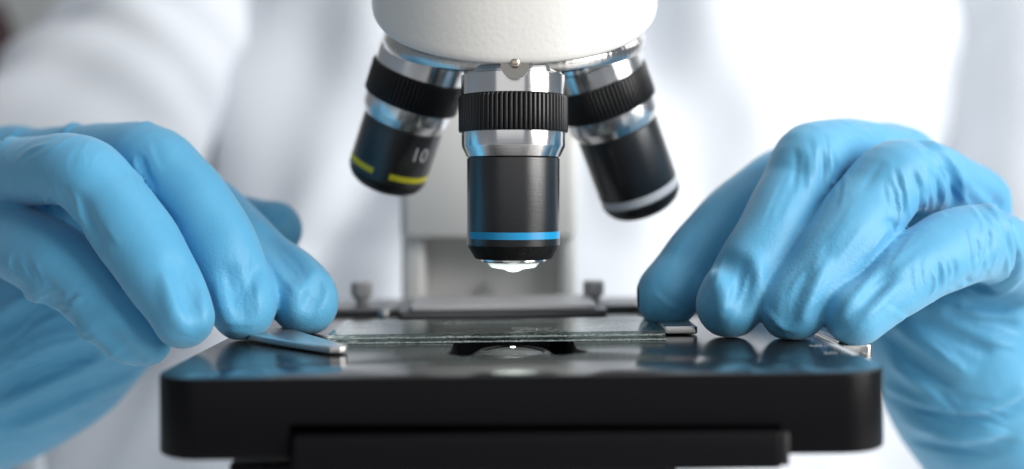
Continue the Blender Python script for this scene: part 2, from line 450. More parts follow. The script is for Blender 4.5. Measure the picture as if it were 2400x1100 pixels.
# ---- objectives: local origin at the middle of the ribbed ring, local -z points to the tip
def zpx(y): return (260.5-y)/10.2
def make_objective(loc, rot, scale, barrel, band_mat, band_rng, label, tip=True, text=None, bandw=1.65):
    ob = empty('objective_lens', loc, scope, rot)
    tag(ob, label)
    k = scale
    def P(pr): return [(r*k, z*k) for r, z in pr]
    top = zpx(172)
    lathe_obj('mount_collar', P([(9, top+1.5), (11.2, top+1.5), (11.4, top+0.2), (11.95, top), (11.97, top-0.2), (11.97, 3.9)]), M_chrome, ob, 128)
    # ribbed ring: 72 rounded ribs
    def ribs(r, a, z):
        if r < 12.2*k: return r
        u = (a*72/(2*math.pi)) % 1.0
        g = 0.5-0.5*math.cos(2*math.pi*u)
        return r - 0.42*k*(1-min(1, g*1.8))
    lathe_obj('knurled_ring', P([(11.6, 4.25), (12.15, 4.2), (12.45, 3.95), (12.58, 3.55), (12.58, -3.75), (12.5, -4.0), (12.45, -4.15), (12.15, -4.25), (11.2, -4.25)]), M_blackring, ob, 72*10, ribs, 60)
    lathe_obj('lower_collar', P([(11.3, -4.2), (11.86, -4.22), (11.86, -7.45), (11.8, -7.6), (10.75, -9.85), (10.4, -9.95)]), M_chrome, ob, 128)
    zb0 = -10.1
    zb1 = zb0-barrel
    bar = lathe_obj('barrel', P([(9.9, -9.9), (10.0, zb0+0.05), (10.5, zb0), (10.64, zb0-0.16), (10.64, zb1+0.15), (10.58, zb1)]), M_black, ob, 128)
    for (a0, a1) in band_rng:
        zt = zb1+3.2; 
        lathe_obj('colour_band', P([(10.6, zt), (10.665, zt-0.03), (10.665, zt-bandw+0.03), (10.6, zt-bandw)]), band_mat, ob, 96, None, 35, True, math.radians(a0), math.radians(a1))
    if tip:
        lathe_obj('bevel', P([(10.5, zb1+0.01), (10.56, zb1-0.05), (8.85, zb1-3.0), (8.7, zb1-3.1), (6, zb1-3.1)]), M_bevel, ob, 128)
        lathe_obj('front_ring', P([(7.45, zb1-3.0), (7.45, zb1-3.55), (7.2, zb1-3.85), (5.8, zb1-4.0)]), M_chrome, ob, 96)
        lathe_obj('front_lens', P([(6.05, zb1-3.95), (5.95, zb1-4.15), (5.2, zb1-5.05), (4.6, zb1-5.2), (2.2, zb1-5.55), (1.4, zb1-5.95), (0.7, zb1-6.15), (0, zb1-6.2)]), M_lens, ob, 96, None, 28)
    else:
        lathe_obj('bevel', P([(10.5, zb1+0.01), (10.56, zb1-0.05), (10.1, zb1-1.2), (9.2, zb1-2.5), (7.8, zb1-3.5), (6.2, zb1-4.0), (5.0, zb1-4.1)]), M_bevel, ob, 128, None, 60)
        lathe_obj('front_ring', P([(5.2, zb1-3.9), (5.2, zb1-4.5), (4.9, zb1-4.7), (3.6, zb1-4.7)]), M_chrome, ob, 96)
        lathe_obj('front_lens', P([(3.65, zb1-4.6), (2.4, zb1-4.9), (0, zb1-5.1)]), M_condenser, ob, 64, None, 60)
    if text:
        s, az, zz, size = text
        me, co = text_mesh(s, size)
        R = 10.67*k
        a = math.radians(az)+co[:, 0]/R
        out = np.stack([R*np.sin(a), -R*np.cos(a), zz+co[:, 1]], 1)
        me.vertices.foreach_set('co', (out*MM).ravel()); me.update()
        link('engraved_number', me, M_print, ob, True)
    return ob

make_objective((0.3, 0, 50.6), Matrix.Identity(3), 1.0, 19.9, M_blue_band, [(-68, 200)], 'vertical middle objective with a blue band, pointing at the glass slide', True)

def axis_rot(d):
    """rotation that takes local -z to d, keeping the camera-facing side (-y) in front"""
    z = -Vector(d).normalized(); y = Vector((0, 1, 0)); y = (y-z*y.dot(z)).normalized(); x = y.cross(z)
    return Matrix((x, y, z)).transposed()
def side_dir(tilt_deg, back):
    c = math.sqrt(1-back*back); t = math.radians(tilt_deg)
    return (c*math.sin(t), back, -c*math.cos(t))
make_objective(tuple(U(974, 200, 275)), axis_rot(side_dir(-20, 0.30)), 0.985, 15.0, M_yellow_band, [(-140, -13), (11, 100)],
               'left tilted objective with a broken yellow band and the number 10', False, ('10', 46, -15.4, 5.4))
make_objective(tuple(U(1414, 215, 279)), axis_rot(side_dir(22, 0.30)), 1.02, 20.0, M_white_band, [(-179, 179)],
               'right tilted objective with a pale grey band near its tip', False, None, 2.3)

# ---- stage
STX0, STX1, STY0, STY1 = -65.3, 68.6, -56.0, 88.0
hole = [(-12.6, -22), (-12.9, -29.0), (-10.4, -31.6), (-5.5, -33.0), (0, -33.4), (6, -33.0), (11.2, -31.2), (14.6, -28.6), (15.2, -27), (13.3, -22), (13.3, 12), (9, 16), (-8.5, 16), (-12.6, 12)]
stage = plate('stage', [rrect(STX0, STX1, STY0, STY1, 10.0, 14), hole], -14.5, 0.0, [M_stage], scope, 0.55, 3, ST)
tag(stage, 'glossy black rectangular specimen stage')
# notch in the front, below, for the drive plate
cut = link('cutter', box_mesh(-39.6, 47.6, -80, -22, -40, -8.6), M_under)
bo = stage.modifiers.new('notch', 'BOOLEAN'); bo.object = cut; bo.operation = 'DIFFERENCE'; bo.solver = 'EXACT'
bpy.context.view_layer.update()
nm = bpy.data.meshes.new_from_object(stage.evaluated_get(bpy.context.evaluated_depsgraph_get()))
stage.modifiers.clear(); stage.data = nm; stage.data.materials.clear(); stage.data.materials.append(M_stage)
bpy.data.objects.remove(cut)
# the upper side faces are satin, the top is glossy: give the plate a second material on its sides
stage.data.materials.append(M_skirt)
for p in stage.data.polygons:
    p.material_index = 1 if abs(p.normal.z) < 0.75 else 0
drv = plate('drive_plate', [rrect(-38.8, 47.2, -58.5, 20, 1.0)], -16.4, -9.9, M_under, scope, 0.5, 2, ST)
plate('drive_end_cap', [rrect(47.25, 48.6, -58.0, -30, 0.5)], -16.0, -10.2, M_cap_dark, drv, 0.2, 2, ST)
plate('carrier_plate', [rrect(-52, 30, -52, 40, 3)], -21, -16.5, M_under, scope, 0.5, 2, ST)

# scale printed along the right edge of the stage: rule, ticks, figures
def flat_print(name, polys, z, parent, m=M_print):
    vs, fs = [], []
    for pl in polys:
        b0 = len(vs); vs += [(x, y, z) for x, y in pl]; fs.append(list(range(b0, b0+len(pl))))
    me = mesh(ST(vs), fs); return link(name, me, m, parent)
XR = STX1-1.9
flat_print('scale_rule', [[(XR, -36), (XR+1.5, -36), (XR+1.5, 30), (XR, 30)]], 0.03, stage)
for i in range(26):
    y = -35+i*1.0
    ln = 1.9 if i % 10 == 1 else (1.5 if i % 5 == 1 else 1.0)
    flat_print('tick_mark', [[(XR-ln, y), (XR-0.06, y), (XR-0.06, y+0.22), (XR-ln, y+0.22)]], 0.03, stage)
for s, x, y in (('40', 63.2, -14.0), ('50', 63.2, -23.0), ('60', 63.3, -33.0)):
    me, co = text_mesh(s, 2.9)
    me.vertices.foreach_set('co', (ST(np.stack([co[:, 0]*0.95+x, co[:, 1]+y, np.full(len(co), 0.03)], 1))*MM).ravel()); me.update()
    link('scale_figure', me, M_print, stage)
# vernier block beside it
ver = plate('vernier_block', [rrect(STX1+0.8, STX1+8.0, -19.5, 40, [0.9, 1.6, 1, 1])], -3.4, -0.35, M_steel, scope, 0.35, 3, ST)
plate('vernier_face', [rrect(STX1+1.0, STX1+7.7, -19.0, 39.6, 0.8)], -0.345, -0.20, M_stage, ver, 0.03, 1, ST)
flat_print('scale_rule', [[(STX1+1.6, -14), (STX1+3.4, -14), (STX1+3.4, 30), (STX1+1.6, 30)]], -0.17, ver)
for i in range(5):
    y = -13.5+i*1.8
    flat_print('tick_mark', [[(STX1+3.45, y), (STX1+5.2, y), (STX1+5.2, y+0.35), (STX1+3.45, y+0.35)]], -0.17, ver)
me, co = text_mesh('10', 2.8)
me.vertices.foreach_set('co', (ST(np.stack([co[:, 0]*0.8+STX1+6.2, co[:, 1]-15.4, np.full(len(co), -0.17)], 1))*MM).ravel()); me.update()
link('scale_figure', me, M_print, ver)

# slide holder: sprung finger on the left, fixed jaw on the right, bar and screws behind
clip = plate('slide_clip', [[(-60, 6), (-52, 4), (-46.2, -6.8), (-41.0, -15.2), (-37.4, -21.0), (-34.6, -25.2), (-33.7, -26.2), (-33.8, -28.2), (-34.8, -29.3), (-36.8, -29.4), (-41, -25.6), (-47, -19.9), (-52, -15.0), (-58, -9), (-62, -2)]],
             0.3, 1.75, M_clip, scope, 0.3, 3, ST)
tag(clip, 'curved steel clip finger holding the left end of the slide')
jaw = plate('slide_jaw', [rrect(34.2, 42.0, -4.6, 50, [0.8, 1.2, 1, 1])], 0.3, 2.0, M_clip, scope, 0.3, 3, ST)
bar = plate('holder_bar', [rrect(-27, 22, 33.5, 62, 1.5)], 1.9, 3.3, M_barlight, scope, 0.3, 2, ST)
plate('holder_bar_foot', [rrect(-30, 25, 34.5, 61, 1.5)], 0.1, 1.85, M_bar, bar, 0.3, 2, ST)
plate('holder_bar_end', [rrect(-58, -27.5, 44, 60, 1.5)], 0.2, 1.6, M_bar, bar, 0.3, 2, ST)
plate('holder_bar_end', [rrect(22.5, 56, 46, 60, 1.5)], 0.2, 1.6, M_bar, bar, 0.3, 2, ST)
for (px, py, D, m) in ((848, 716, 303, M_dark), (1391, 712, 305, M_dark)):
    p = U(px, py, D)
    sc = empty('thumb_screw', tuple(p), scope)
    lathe_obj('knob', [(0, 6.6), (2.5, 6.6), (2.9, 6.2), (2.9, 3.0), (2.2, 2.2), (1.5, 1.0), (1.4, -3)], m, sc, 60, lambda r, a, z: r+(0.12*math.sin(a*20) if r > 2.6 else 0), 40)
p0, p1 = U(898, 738, 285), U(957, 714, 315)
def rod(a, b, r0, r1, name, m, parent, n=20):
    a = np.array(a, float); b = np.array(b, float); d = (b-a)/np.linalg.norm(b-a)
    u = np.cross(d, [0, 0, 1.]); u /= np.linalg.norm(u); v = np.cross(d, u)
    vs = []
    for (c, r) in ((a-d*0.3*r0, r0*0.6), (a, r0), (b, r1), (b+d*0.3*r1, r1*0.6)):
        for i in range(n):
            t = 2*math.pi*i/n; vs.append(c+r*(math.cos(t)*u+math.sin(t)*v))
    fs = [(k*n+i, k*n+(i+1) % n, (k+1)*n+(i+1) % n, (k+1)*n+i) for k in range(3) for i in range(n)]
    fs += [list(range(n))[::-1], [3*n+i for i in range(n)]]
    me = mesh(vs, fs); bm = bmesh.new(); bm.from_mesh(me); bmesh.ops.recalc_face_normals(bm, faces=bm.faces); bm.to_mesh(me); bm.free()
    return link(name, me, m, parent, smooth=40)
rod(p0, p1, 1.5, 1.5, 'spring_pin', M_clip, scope)

# ---- condenser under the hole, lit from below
cond = empty('condenser', (0.2, 0, -3.6), scope)
lathe_obj('condenser_mount', [(13.5, -12), (13.0, -5.0), (10.2, -1.4), (8.2, -0.25), (7.7, -0.05), (7.35, -0.1), (7.3, -0.35), (6.9, -0.4)], M_condmount, cond, 96, None, 40)
lathe_obj('condenser_lens', [(7.0, -0.4), (6.2, -0.05), (4.5, 0.4), (2.4, 0.68), (0, 0.76)], M_condenser, cond, 96, None, 60)
lathe_obj('lamp_spot', [(0.55, 0.8), (0, 0.86)], M_glow, cond, 32)
sp = bpy.data.lights.new('condenser_lamp', 'SPOT'); sp.energy = 0.11; sp.spot_size = math.radians(38); sp.spot_blend = 0.25
sp.shadow_soft_size = 0.0012; sp.color = (0.97, 1.0, 0.95)
so = bpy.data.objects.new('condenser_lamp', sp); COL.objects.link(so)
so.location = (0.0002, 0, -0.0022); so.rotation_euler = (math.pi, 0, 0)
so.parent = cond; so.matrix_parent_inverse = world(cond).inverted()

# ---- arm behind the stage
def arm_build():
    D0 = 345.0
    yA = D0-DCAM
    xl, xr = (940-HX)*D0/FPX, (1352-HX)*D0/FPX
    arm = plate('arm', [rrect(xl, xr, yA+14, yA+75, 7.0)], -200, 160, M_arm, scope, 1.0, 2)
    tag(arm, 'pale grey upright arm behind the stage')
    zt = ZCAM-(556-HY)*D0/FPX
    zb = ZCAM-(735-HY)*D0/FPX
    il, ir = (994-HX)*D0/FPX, (1312-HX)*D0/FPX
    # side cheeks and the overhanging block frame a recess
    plate('arm_cheek', [rrect(xl-0.05, il, yA, yA+13.9, 2.5)], -199, zt, M_arm, arm, 0.8, 2)
    plate('arm_cheek', [rrect(ir, xr+0.05, yA, yA+13.9, 2.5)], -199, zt, M_arm, arm, 0.8, 2)
    plate('arm_block', [rrect(xl-0.05, xr+0.05, yA-4, yA+13.9, 3.0)], zt+0.05, 159, M_arm, arm, 0.8, 2)
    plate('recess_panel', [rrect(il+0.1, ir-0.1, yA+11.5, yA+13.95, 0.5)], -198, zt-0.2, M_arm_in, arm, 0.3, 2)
    p = U(1142, 690, D0+8)
    vs, fs = lathe([(0, -4), (2.8, -4), (3.4, -3.4), (3.4, 3), (2, 6)], 40)
    vs = [(p[0]+x, p[1]+z, p[2]+y) for x, y, z in vs]
    me = mesh(vs, fs); link('lock_knob', me, M_dark, arm, smooth=40)
arm_build()

# ------------------------------------------------------------------ glass slides
def slide(name, x0, x1, y0, y1, z0, z1, yaw, label):
    n = 120
    bm = bmesh.new()
    def edge_pts(za, jit):
        pts = []
        for i in range(n+1): pts.append((x0+(x1-x0)*i/n, y0+jit*abs(rng.normal())*(1 if 0 < i < n else 0)))
        m = 30
        for i in range(1, m+1): pts.append((x1-jit*abs(rng.normal())*0.5*(1 if i < m else 0), y0+(y1-y0)*i/m))
        for i in range(1, n+1): pts.append((x1-(x1-x0)*i/n, y1))
        for i in range(1, m): pts.append((x0+jit*abs(rng.normal())*0.5, y1-(y1-y0)*i/m))
        return [(x, y, za) for x, y in pts]
    rows = [edge_pts(z0, 0.035), edge_pts(z0+0.12, 0.02), edge_pts(z1-0.34, 0.02), edge_pts(z1-0.12, 0.02), edge_pts(z1, 0.03)]
    c, s = math.cos(yaw), math.sin(yaw)
    def xf(p):
        x, y, z = p; return tuple(ST([(x*c-(y-y0)*s, y0+x*s+(y-y0)*c, z)])[0]*MM)
    R = [[bm.verts.new(xf(p)) for p in r] for r in rows]
    m = len(R[0])
    for k in range(len(R)-1):
        for i in range(m):
            f = bm.faces.new((R[k][i], R[k][(i+1) % m], R[k+1][(i+1) % m], R[k+1][i])); f.material_index = 1; f.smooth = False
    f = bm.faces.new(R[0][::-1]); f.material_index = 0
    f = bm.faces.new(R[-1]); f.material_index = 0
    me = bpy.data.meshes.new(name); bm.to_mesh(me); bm.free()
    at = me.attributes.new('height', 'FLOAT', 'POINT')
    hv = np.repeat([(r[0][2]-z0)/(z1-z0) for r in rows], m)
    at.data.foreach_set('value', hv.astype(np.float32))
    o = link(name, me, [M_glass, M_gedge])
    return tag(o, label, 'glass slide', 'stacked glass slides on the stage')
slide('microscope_slide', -39.2, 33.6, -13.0, 13.4, 0.12, 1.12, math.radians(0.9), 'lower of the two stacked glass slides, lying directly on the black stage')
slide('microscope_slide', -40.0, 33.3, -13.1, 13.6, 1.17, 2.17, math.radians(0.9), 'upper of the two stacked glass slides, dusty along its front edge')

# ------------------------------------------------------------------ gloves: signed-distance modelling
class Field:
    def __init__(s, lo, hi, h):
        s.lo = np.array(lo, float); s.h = h
        s.n = np.ceil((np.array(hi)-s.lo)/h).astype(int)+1
        s.G = np.full(s.n, 12.0, np.float32)
    def chain(s, pts, pad=9.0, sub=5):
        """distance to a chain of tapered, rounded links through pts [(x, y, z, r)]"""
        P = np.array(pts, float)
        Q = []
        m = len(P)
        for i in range(m-1):
            p0 = P[max(i-1, 0)]; p1 = P[i]; p2 = P[i+1]; p3 = P[min(i+2, m-1)]
            for t in np.linspace(0, 1, sub, endpoint=False):
                Q.append(0.5*((2*p1)+(-p0+p2)*t+(2*p0-5*p1+4*p2-p3)*t*t+(-p0+3*p1-3*p2+p3)*t**3))
        Q.append(P[-1]); Q = np.array(Q)
        out = np.full(s.n, 12.0, np.float32)
        for a, b in zip(Q[:-1], Q[1:]):
            rm = max(a[3], b[3])+pad
            lo = np.minimum(a[:3], b[:3])-rm; hi = np.maximum(a[:3], b[:3])+rm
            i0 = np.clip(((lo-s.lo)/s.h).astype(int), 0, s.n-1); i1 = np.clip(((hi-s.lo)/s.h).astype(int)+2, 0, s.n)
            if (i1 <= i0).any(): continue
            X = (s.lo[0]+s.h*np.arange(i0[0], i1[0]))[:, None, None].astype(np.float32)
            Y = (s.lo[1]+s.h*np.arange(i0[1], i1[1]))[None, :, None].astype(np.float32)
            Z = (s.lo[2]+s.h*np.arange(i0[2], i1[2]))[None, None, :].astype(np.float32)
            d = b[:3]-a[:3]; dd = max(float(d@d), 1e-6)
            t = np.clip(((X-a[0])*d[0]+(Y-a[1])*d[1]+(Z-a[2])*d[2])/dd, 0, 1)
            dist = np.sqrt((X-a[0]-t*d[0])**2+(Y-a[1]-t*d[1])**2+(Z-a[2]-t*d[2])**2)-(a[3]+t*(b[3]-a[3]))
            sl = tuple(slice(p, q) for p, q in zip(i0, i1))
            out[sl] = np.minimum(out[sl], dist)
        return out
    @staticmethod
    def smin(a, b, k):
        h = np.maximum(k-np.abs(a-b), 0)/k
        return np.minimum(a, b)-h*h*k*0.25
    def sample(s, p):
        q = (p-s.lo)/s.h
        q = np.clip(q, 0, s.n-1.001); i = q.astype(int); f = q-i
        v = 0
        for dx in (0, 1):
            for dy in (0, 1):
                for dz in (0, 1):
                    wgt = (f[:, 0] if dx else 1-f[:, 0])*(f[:, 1] if dy else 1-f[:, 1])*(f[:, 2] if dz else 1-f[:, 2])
                    v = v+wgt*s.G[i[:, 0]+dx, i[:, 1]+dy, i[:, 2]+dz]
        return v
    def hit(s, px, t0=195.0):
        """where sight lines through px first meet the surface"""
        px = np.asarray(px, float)
        c = np.array([0, -DCAM, ZCAM])
        d = np.stack([(px[:, 0]-HX)/FPX, np.ones(len(px)), -(px[:, 1]-HY)/FPX], 1)
        t = np.full(len(px), t0)
        for _ in range(160):
            v = s.sample(c+d*t[:, None]); t = t+np.clip(v, -1.0, 3.0)*0.7
        ok = (np.abs(s.sample(c+d*t[:, None])) < 0.3) & (t < 345)
        return c+d*t[:, None], ok
    def trace(s, px, dens=7.0):
        px = np.asarray(px, float); m = len(px); L = [px[0]]
        for i in range(m-1):
            p0 = px[max(i-1, 0)]; p1 = px[i]; p2 = px[i+1]; p3 = px[min(i+2, m-1)]
            k = max(2, int(np.linalg.norm(p2-p1)/dens))
            for t in np.linspace(0, 1, k+1)[1:]:
                L.append(0.5*((2*p1)+(-p0+p2)*t+(2*p0-5*p1+4*p2-p3)*t*t+(-p0+3*p1-3*p2+p3)*t**3))
        P, ok = s.hit(L)
        return P[ok], (np.sin(np.linspace(0.15, math.pi-0.15, len(P)))**0.8)[ok]
    def stroke(s, px, width, depth, dens=7.0):
        """press a fold (depth > 0) or raise a ridge (depth < 0) along a line on the surface"""
        px = np.asarray(px, float)
        m = len(px); L = [px[0]]
        for i in range(m-1):
            p0 = px[max(i-1, 0)]; p1 = px[i]; p2 = px[i+1]; p3 = px[min(i+2, m-1)]
            k = max(2, int(np.linalg.norm(p2-p1)/dens))
            for t in np.linspace(0, 1, k+1)[1:]:
                L.append(0.5*((2*p1)+(-p0+p2)*t+(2*p0-5*p1+4*p2-p3)*t*t+(-p0+3*p1-3*p2+p3)*t**3))
        P, ok = s.hit(L)
        nP = len(P)
        acc = {}
        D = None
        Pk = P[ok]
        if len(Pk) < 2: return
        taper = np.sin(np.linspace(0.12, 1, nP)*0+np.linspace(0.18, math.pi-0.18, nP))[ok]**0.7
        lo = Pk.min(0)-width*3; hi = Pk.max(0)+width*3
        i0 = np.clip(((lo-s.lo)/s.h).astype(int), 0, s.n-1); i1 = np.clip(((hi-s.lo)/s.h).astype(int)+2, 0, s.n)
        sl = tuple(slice(p, q) for p, q in zip(i0, i1))
        X = (s.lo[0]+s.h*np.arange(i0[0], i1[0]))[:, None, None]; Y = (s.lo[1]+s.h*np.arange(i0[1], i1[1]))[None, :, None]; Z = (s.lo[2]+s.h*np.arange(i0[2], i1[2]))[None, None, :]
        best = np.zeros(s.G[sl].shape)
        for a, b, w0, w1 in zip(Pk[:-1], Pk[1:], taper[:-1], taper[1:]):
            d = b-a
            if np.linalg.norm(d) > 6: continue
            dd = max(float(d@d), 1e-6)
            t = np.clip(((X-a[0])*d[0]+(Y-a[1])*d[1]+(Z-a[2])*d[2])/dd, 0, 1)
            r2 = (X-a[0]-t*d[0])**2+(Y-a[1]-t*d[1])**2+(Z-a[2]-t*d[2])**2
            best = np.maximum(best, (w0+(w1-w0)*t)*np.exp(-r2/(width*width)))
        s.G[sl] += (depth*best).astype(np.float32)
    def wobble(s, amp, wl, seed):
        r = np.random.default_rng(seed)
        X = (s.lo[0]+s.h*np.arange(s.n[0]))[:, None, None].astype(np.float32); Y = (s.lo[1]+s.h*np.arange(s.n[1]))[None, :, None].astype(np.float32); Z = (s.lo[2]+s.h*np.arange(s.n[2]))[None, None, :].astype(np.float32)
        for _ in range(5):
            k = r.normal(size=3); k = k/np.linalg.norm(k)*2*math.pi/(wl*r.uniform(0.7, 1.5))
            s.G += (amp*np.sin(k[0]*X+k[1]*Y+k[2]*Z+r.uniform(0, 6.28))).astype(np.float32)
    def nets(s):
        G = s.G; ins = G < 0
        c = [(x, y, z) for x in (0, 1) for y in (0, 1) for z in (0, 1)]
        nx, ny, nz = G.shape
        cnt = np.zeros((nx-1, ny-1, nz-1), np.int8)
        for x, y, z in c: cnt += ins[x:nx-1+x, y:ny-1+y, z:nz-1+z]
        cells = np.argwhere((cnt > 0) & (cnt < 8))
        idx = np.full(cnt.shape, -1, np.int64); idx[tuple(cells.T)] = np.arange(len(cells))
        acc = np.zeros((len(cells), 3)); num = np.zeros(len(cells))
        for a in c:
            for ax in range(3):
                if a[ax]: continue
                bb = list(a); bb[ax] = 1
                va = G[tuple((cells+np.array(a)).T)]; vb = G[tuple((cells+np.array(bb)).T)]
                cr = (va < 0) != (vb < 0)
                t = np.where(cr, va/np.where(cr, va-vb, 1), 0)
                p = np.tile(np.array(a, float), (len(cells), 1)); p[:, ax] += t
                acc[cr] += p[cr]; num[cr] += 1
        V = s.lo+s.h*(cells+acc/num[:, None])
        F = []
        for ax in range(3):
            u, v = [(1, 2), (2, 0), (0, 1)][ax]
            sa = [slice(None)]*3; sb = [slice(None)]*3
            sa[ax] = slice(0, -1); sb[ax] = slice(1, None)
            A = ins[tuple(sa)]; B = ins[tuple(sb)]
            E = np.argwhere(A != B)
            E = E[(E[:, u] > 0) & (E[:, v] > 0) & (E[:, u] < s.n[u]-1) & (E[:, v] < s.n[v]-1)]
            fl = A[tuple(E.T)]
            q = []
            for du, dv in ((-1, -1), (0, -1), (0, 0), (-1, 0)):
                e2 = E.copy(); e2[:, u] += du; e2[:, v] += dv
                q.append(idx[tuple(e2.T)])
            q = np.stack(q, 1)
            q[~fl] = q[~fl][:, ::-1]
            F.append(q)
        return V, np.concatenate(F)

def crease_fields(clusters, seed):
    """fine folds the stretched film makes: (centre px, heading, spread px, count, length px, depth mm)"""
    r = np.random.default_rng(100+seed); out = []
    for (cx, cy, ang, sx, n_, ln, dp) in clusters:
        a = math.radians(ang); u = np.array([math.cos(a), math.sin(a)]); v = np.array([-u[1], u[0]])
        for i in range(n_):
            c = np.array([cx, cy])+v*sx*((i+0.5)/n_*2-1+r.normal()*0.25)+u*r.normal()*ln*0.18
            l_ = ln*r.uniform(0.8, 1.5); bend = r.normal()*l_*0.05
            pts = [c-u*l_*0.5, c-u*l_*0.17+v*bend, c+u*l_*0.17+v*bend, c+u*l_*0.5]
            d_ = dp*r.uniform(0.45, 0.9); sd = r.choice([-1, 1])*r.uniform(7, 11)
            out.append((pts, r.uniform(0.8, 1.2), -d_))
            out.append(([p+v*sd for p in pts], r.uniform(1.0, 1.6), d_*0.8))
    return out

def glove(name, lo, hi, fingers, palm, strokes, clusters, tips, parent, label, seed, h=0.62, kpalm=6.0):
    f = Field(lo, hi, h)
    conv = lambda pts: [(*U(px, py, D), r*D/FPX) for px, py, D, r in pts]
    acc = None
    for fg in fingers:
        g = f.chain(conv(fg)); acc = g if acc is None else f.smin(acc, g, 0.9)
    pc = None
    for ch in palm:
        g = f.chain(conv(ch)); pc = g if pc is None else f.smin(pc, g, 8.0)
    f.G = f.smin(acc, pc, kpalm).astype(np.float32)
    f.wobble(0.07, 14, seed)
    thin = [t_ for t_ in strokes if t_[1] < 1.7] + crease_fields(clusters, seed)
    for ln, wd, dp in strokes:
        if wd >= 1.7: f.stroke(ln, wd*0.8, dp*3.0)
    lines = [(f.trace(ln), wd, dp) for ln, wd, dp in thin]
    X = (f.lo[0]+h*np.arange(f.n[0]))[:, None, None].astype(np.float32); Y = (f.lo[1]+h*np.arange(f.n[1]))[None, :, None]; Z = (f.lo[2]+h*np.arange(f.n[2]))[None, None, :].astype(np.float32)
    pl = -(Z-0.03-X*math.tan(ROLL))                                           # finger pads flatten on the stage
    over = (X > STX0-1) & (X < STX1+0.5) & (Y > STY0) & (Y < 40) & (Z > -9)
    f.G = np.where(over, -f.smin(-f.G, -pl.astype(np.float32)+np.zeros_like(f.G), 0.8), f.G).astype(np.float32)
    V, F = f.nets()
    for lam in (0.5, 0.5):                                                     # relax the grid steps
        nb = np.zeros_like(V); c_ = np.zeros(len(V))
        for a_, b_ in ((0, 1), (1, 2), (2, 3), (3, 0)):
            for d_ in range(3):
                nb[:, d_] += np.bincount(F[:, a_], V[F[:, b_], d_], len(V))+np.bincount(F[:, b_], V[F[:, a_], d_], len(V))
            c_ += np.bincount(F[:, a_], minlength=len(V))+np.bincount(F[:, b_], minlength=len(V))
        V = V+lam*(nb/np.maximum(c_, 1)[:, None]-V)
    g0 = 0.5
    Nv = np.stack([f.sample(V+np.eye(3)[k]*g0)-f.sample(V-np.eye(3)[k]*g0) for k in range(3)], 1)
    Nv /= np.maximum(np.linalg.norm(Nv, axis=1), 1e-6)[:, None]
    off = np.zeros(len(V))
    for (Pk, tp), wd, dp in lines:
        if len(Pk) < 2: continue
        w_ = wd*0.62
        sel = np.where(((V > Pk.min(0)-3*w_) & (V < Pk.max(0)+3*w_)).all(1))[0]
        if not len(sel): continue
        Q = V[sel]; best = np.zeros(len(sel))
        for a_, b_, t0, t1 in zip(Pk[:-1], Pk[1:], tp[:-1], tp[1:]):
            d_ = b_-a_; dd = float(d_@d_)
            if dd > 20 or dd < 1e-9: continue
            t_ = np.clip(((Q-a_)@d_)/dd, 0, 1)
            r_ = np.linalg.norm(Q-a_-t_[:, None]*d_, axis=1)
            best = np.maximum(best, (t0+(t1-t0)*t_)*np.exp(-(r_/w_)**1.35))
        off[sel] += -dp*1.05*best
    V = V+Nv*np.clip(off, -1.6, 1.2)[:, None]
    me = bpy.data.meshes.new(name)
    me.vertices.add(len(V)); me.vertices.foreach_set('co', (V*MM).astype(np.float32).ravel())
    me.loops.add(len(F)*4); me.loops.foreach_set('vertex_index', F.astype(np.int32).ravel())
    me.polygons.add(len(F)); me.polygons.foreach_set('loop_start', (np.arange(len(F))*4).astype(np.int32))
    me.update(calc_edges=True); me.validate()
    me.polygons.foreach_set('use_smooth', np.ones(len(me.polygons), bool))
    peb = np.zeros(len(V))
    for px, py, D, rad in tips:
        p = U(px, py, D); d = np.linalg.norm(V-p, axis=1)
        peb = np.maximum(peb, np.clip((rad-d)/8.0, 0, 1))
    a = me.attributes.new('pebble', 'FLOAT', 'POINT'); a.data.foreach_set('value', peb.astype(np.float32))
    me.update()
    o = link(name, me, M_glove, parent)
    o['label'] = label
    return o

person = empty('person', (0, 420, -600))
tag(person, 'person in a white lab coat and blue gloves, hands on the microscope stage', 'person')

LF = [
 # little finger
 [(-60, 540, 285, 84), (50, 572, 262, 90), (130, 616, 250, 92), (205, 672, 243, 85), (270, 738, 238, 79), (316, 784, 235, 73), (334, 796, 234, 67)],
 # ring
 [(-70, 420, 285, 76), (60, 405, 262, 80), (185, 402, 245, 88), (262, 480, 240, 89), (322, 560, 236, 92), (375, 645, 232, 86), (414, 712, 228, 77), (431, 746, 226, 72)],
 # middle
 [(20, 372, 300, 64), (190, 362, 278, 68), (345, 367, 258, 79), (425, 434, 252, 80), (480, 504, 249, 82), (520, 580, 246, 85), (550, 655, 244, 81), (567, 704, 242, 79), (570, 724, 241, 76)],
 # index
 [(240, 385, 310, 58), (385, 432, 292, 66), (484, 478, 281, 69), (558, 552, 271, 73), (620, 620, 262, 78), (682, 668, 255, 82), (708, 698, 251, 82), (715, 710, 250, 78)],
 # thumb
 [(330, 470, 318, 64), (480, 505, 308, 62), (590, 533, 298, 68), (640, 540, 294, 68)],
]
LP = [
 [(40, 385, 300, 80), (120, 480, 300, 130), (200, 610, 302, 170), (185, 735, 306, 200), (50, 845, 312, 218), (-150, 940, 322, 212), (-420, 1030, 340, 215)],
 [(330, 470, 318, 60), (290, 590, 312, 120), (260, 690, 306, 150)],
 [(180, 380, 300, 62), (160, 480, 300, 110)],
]
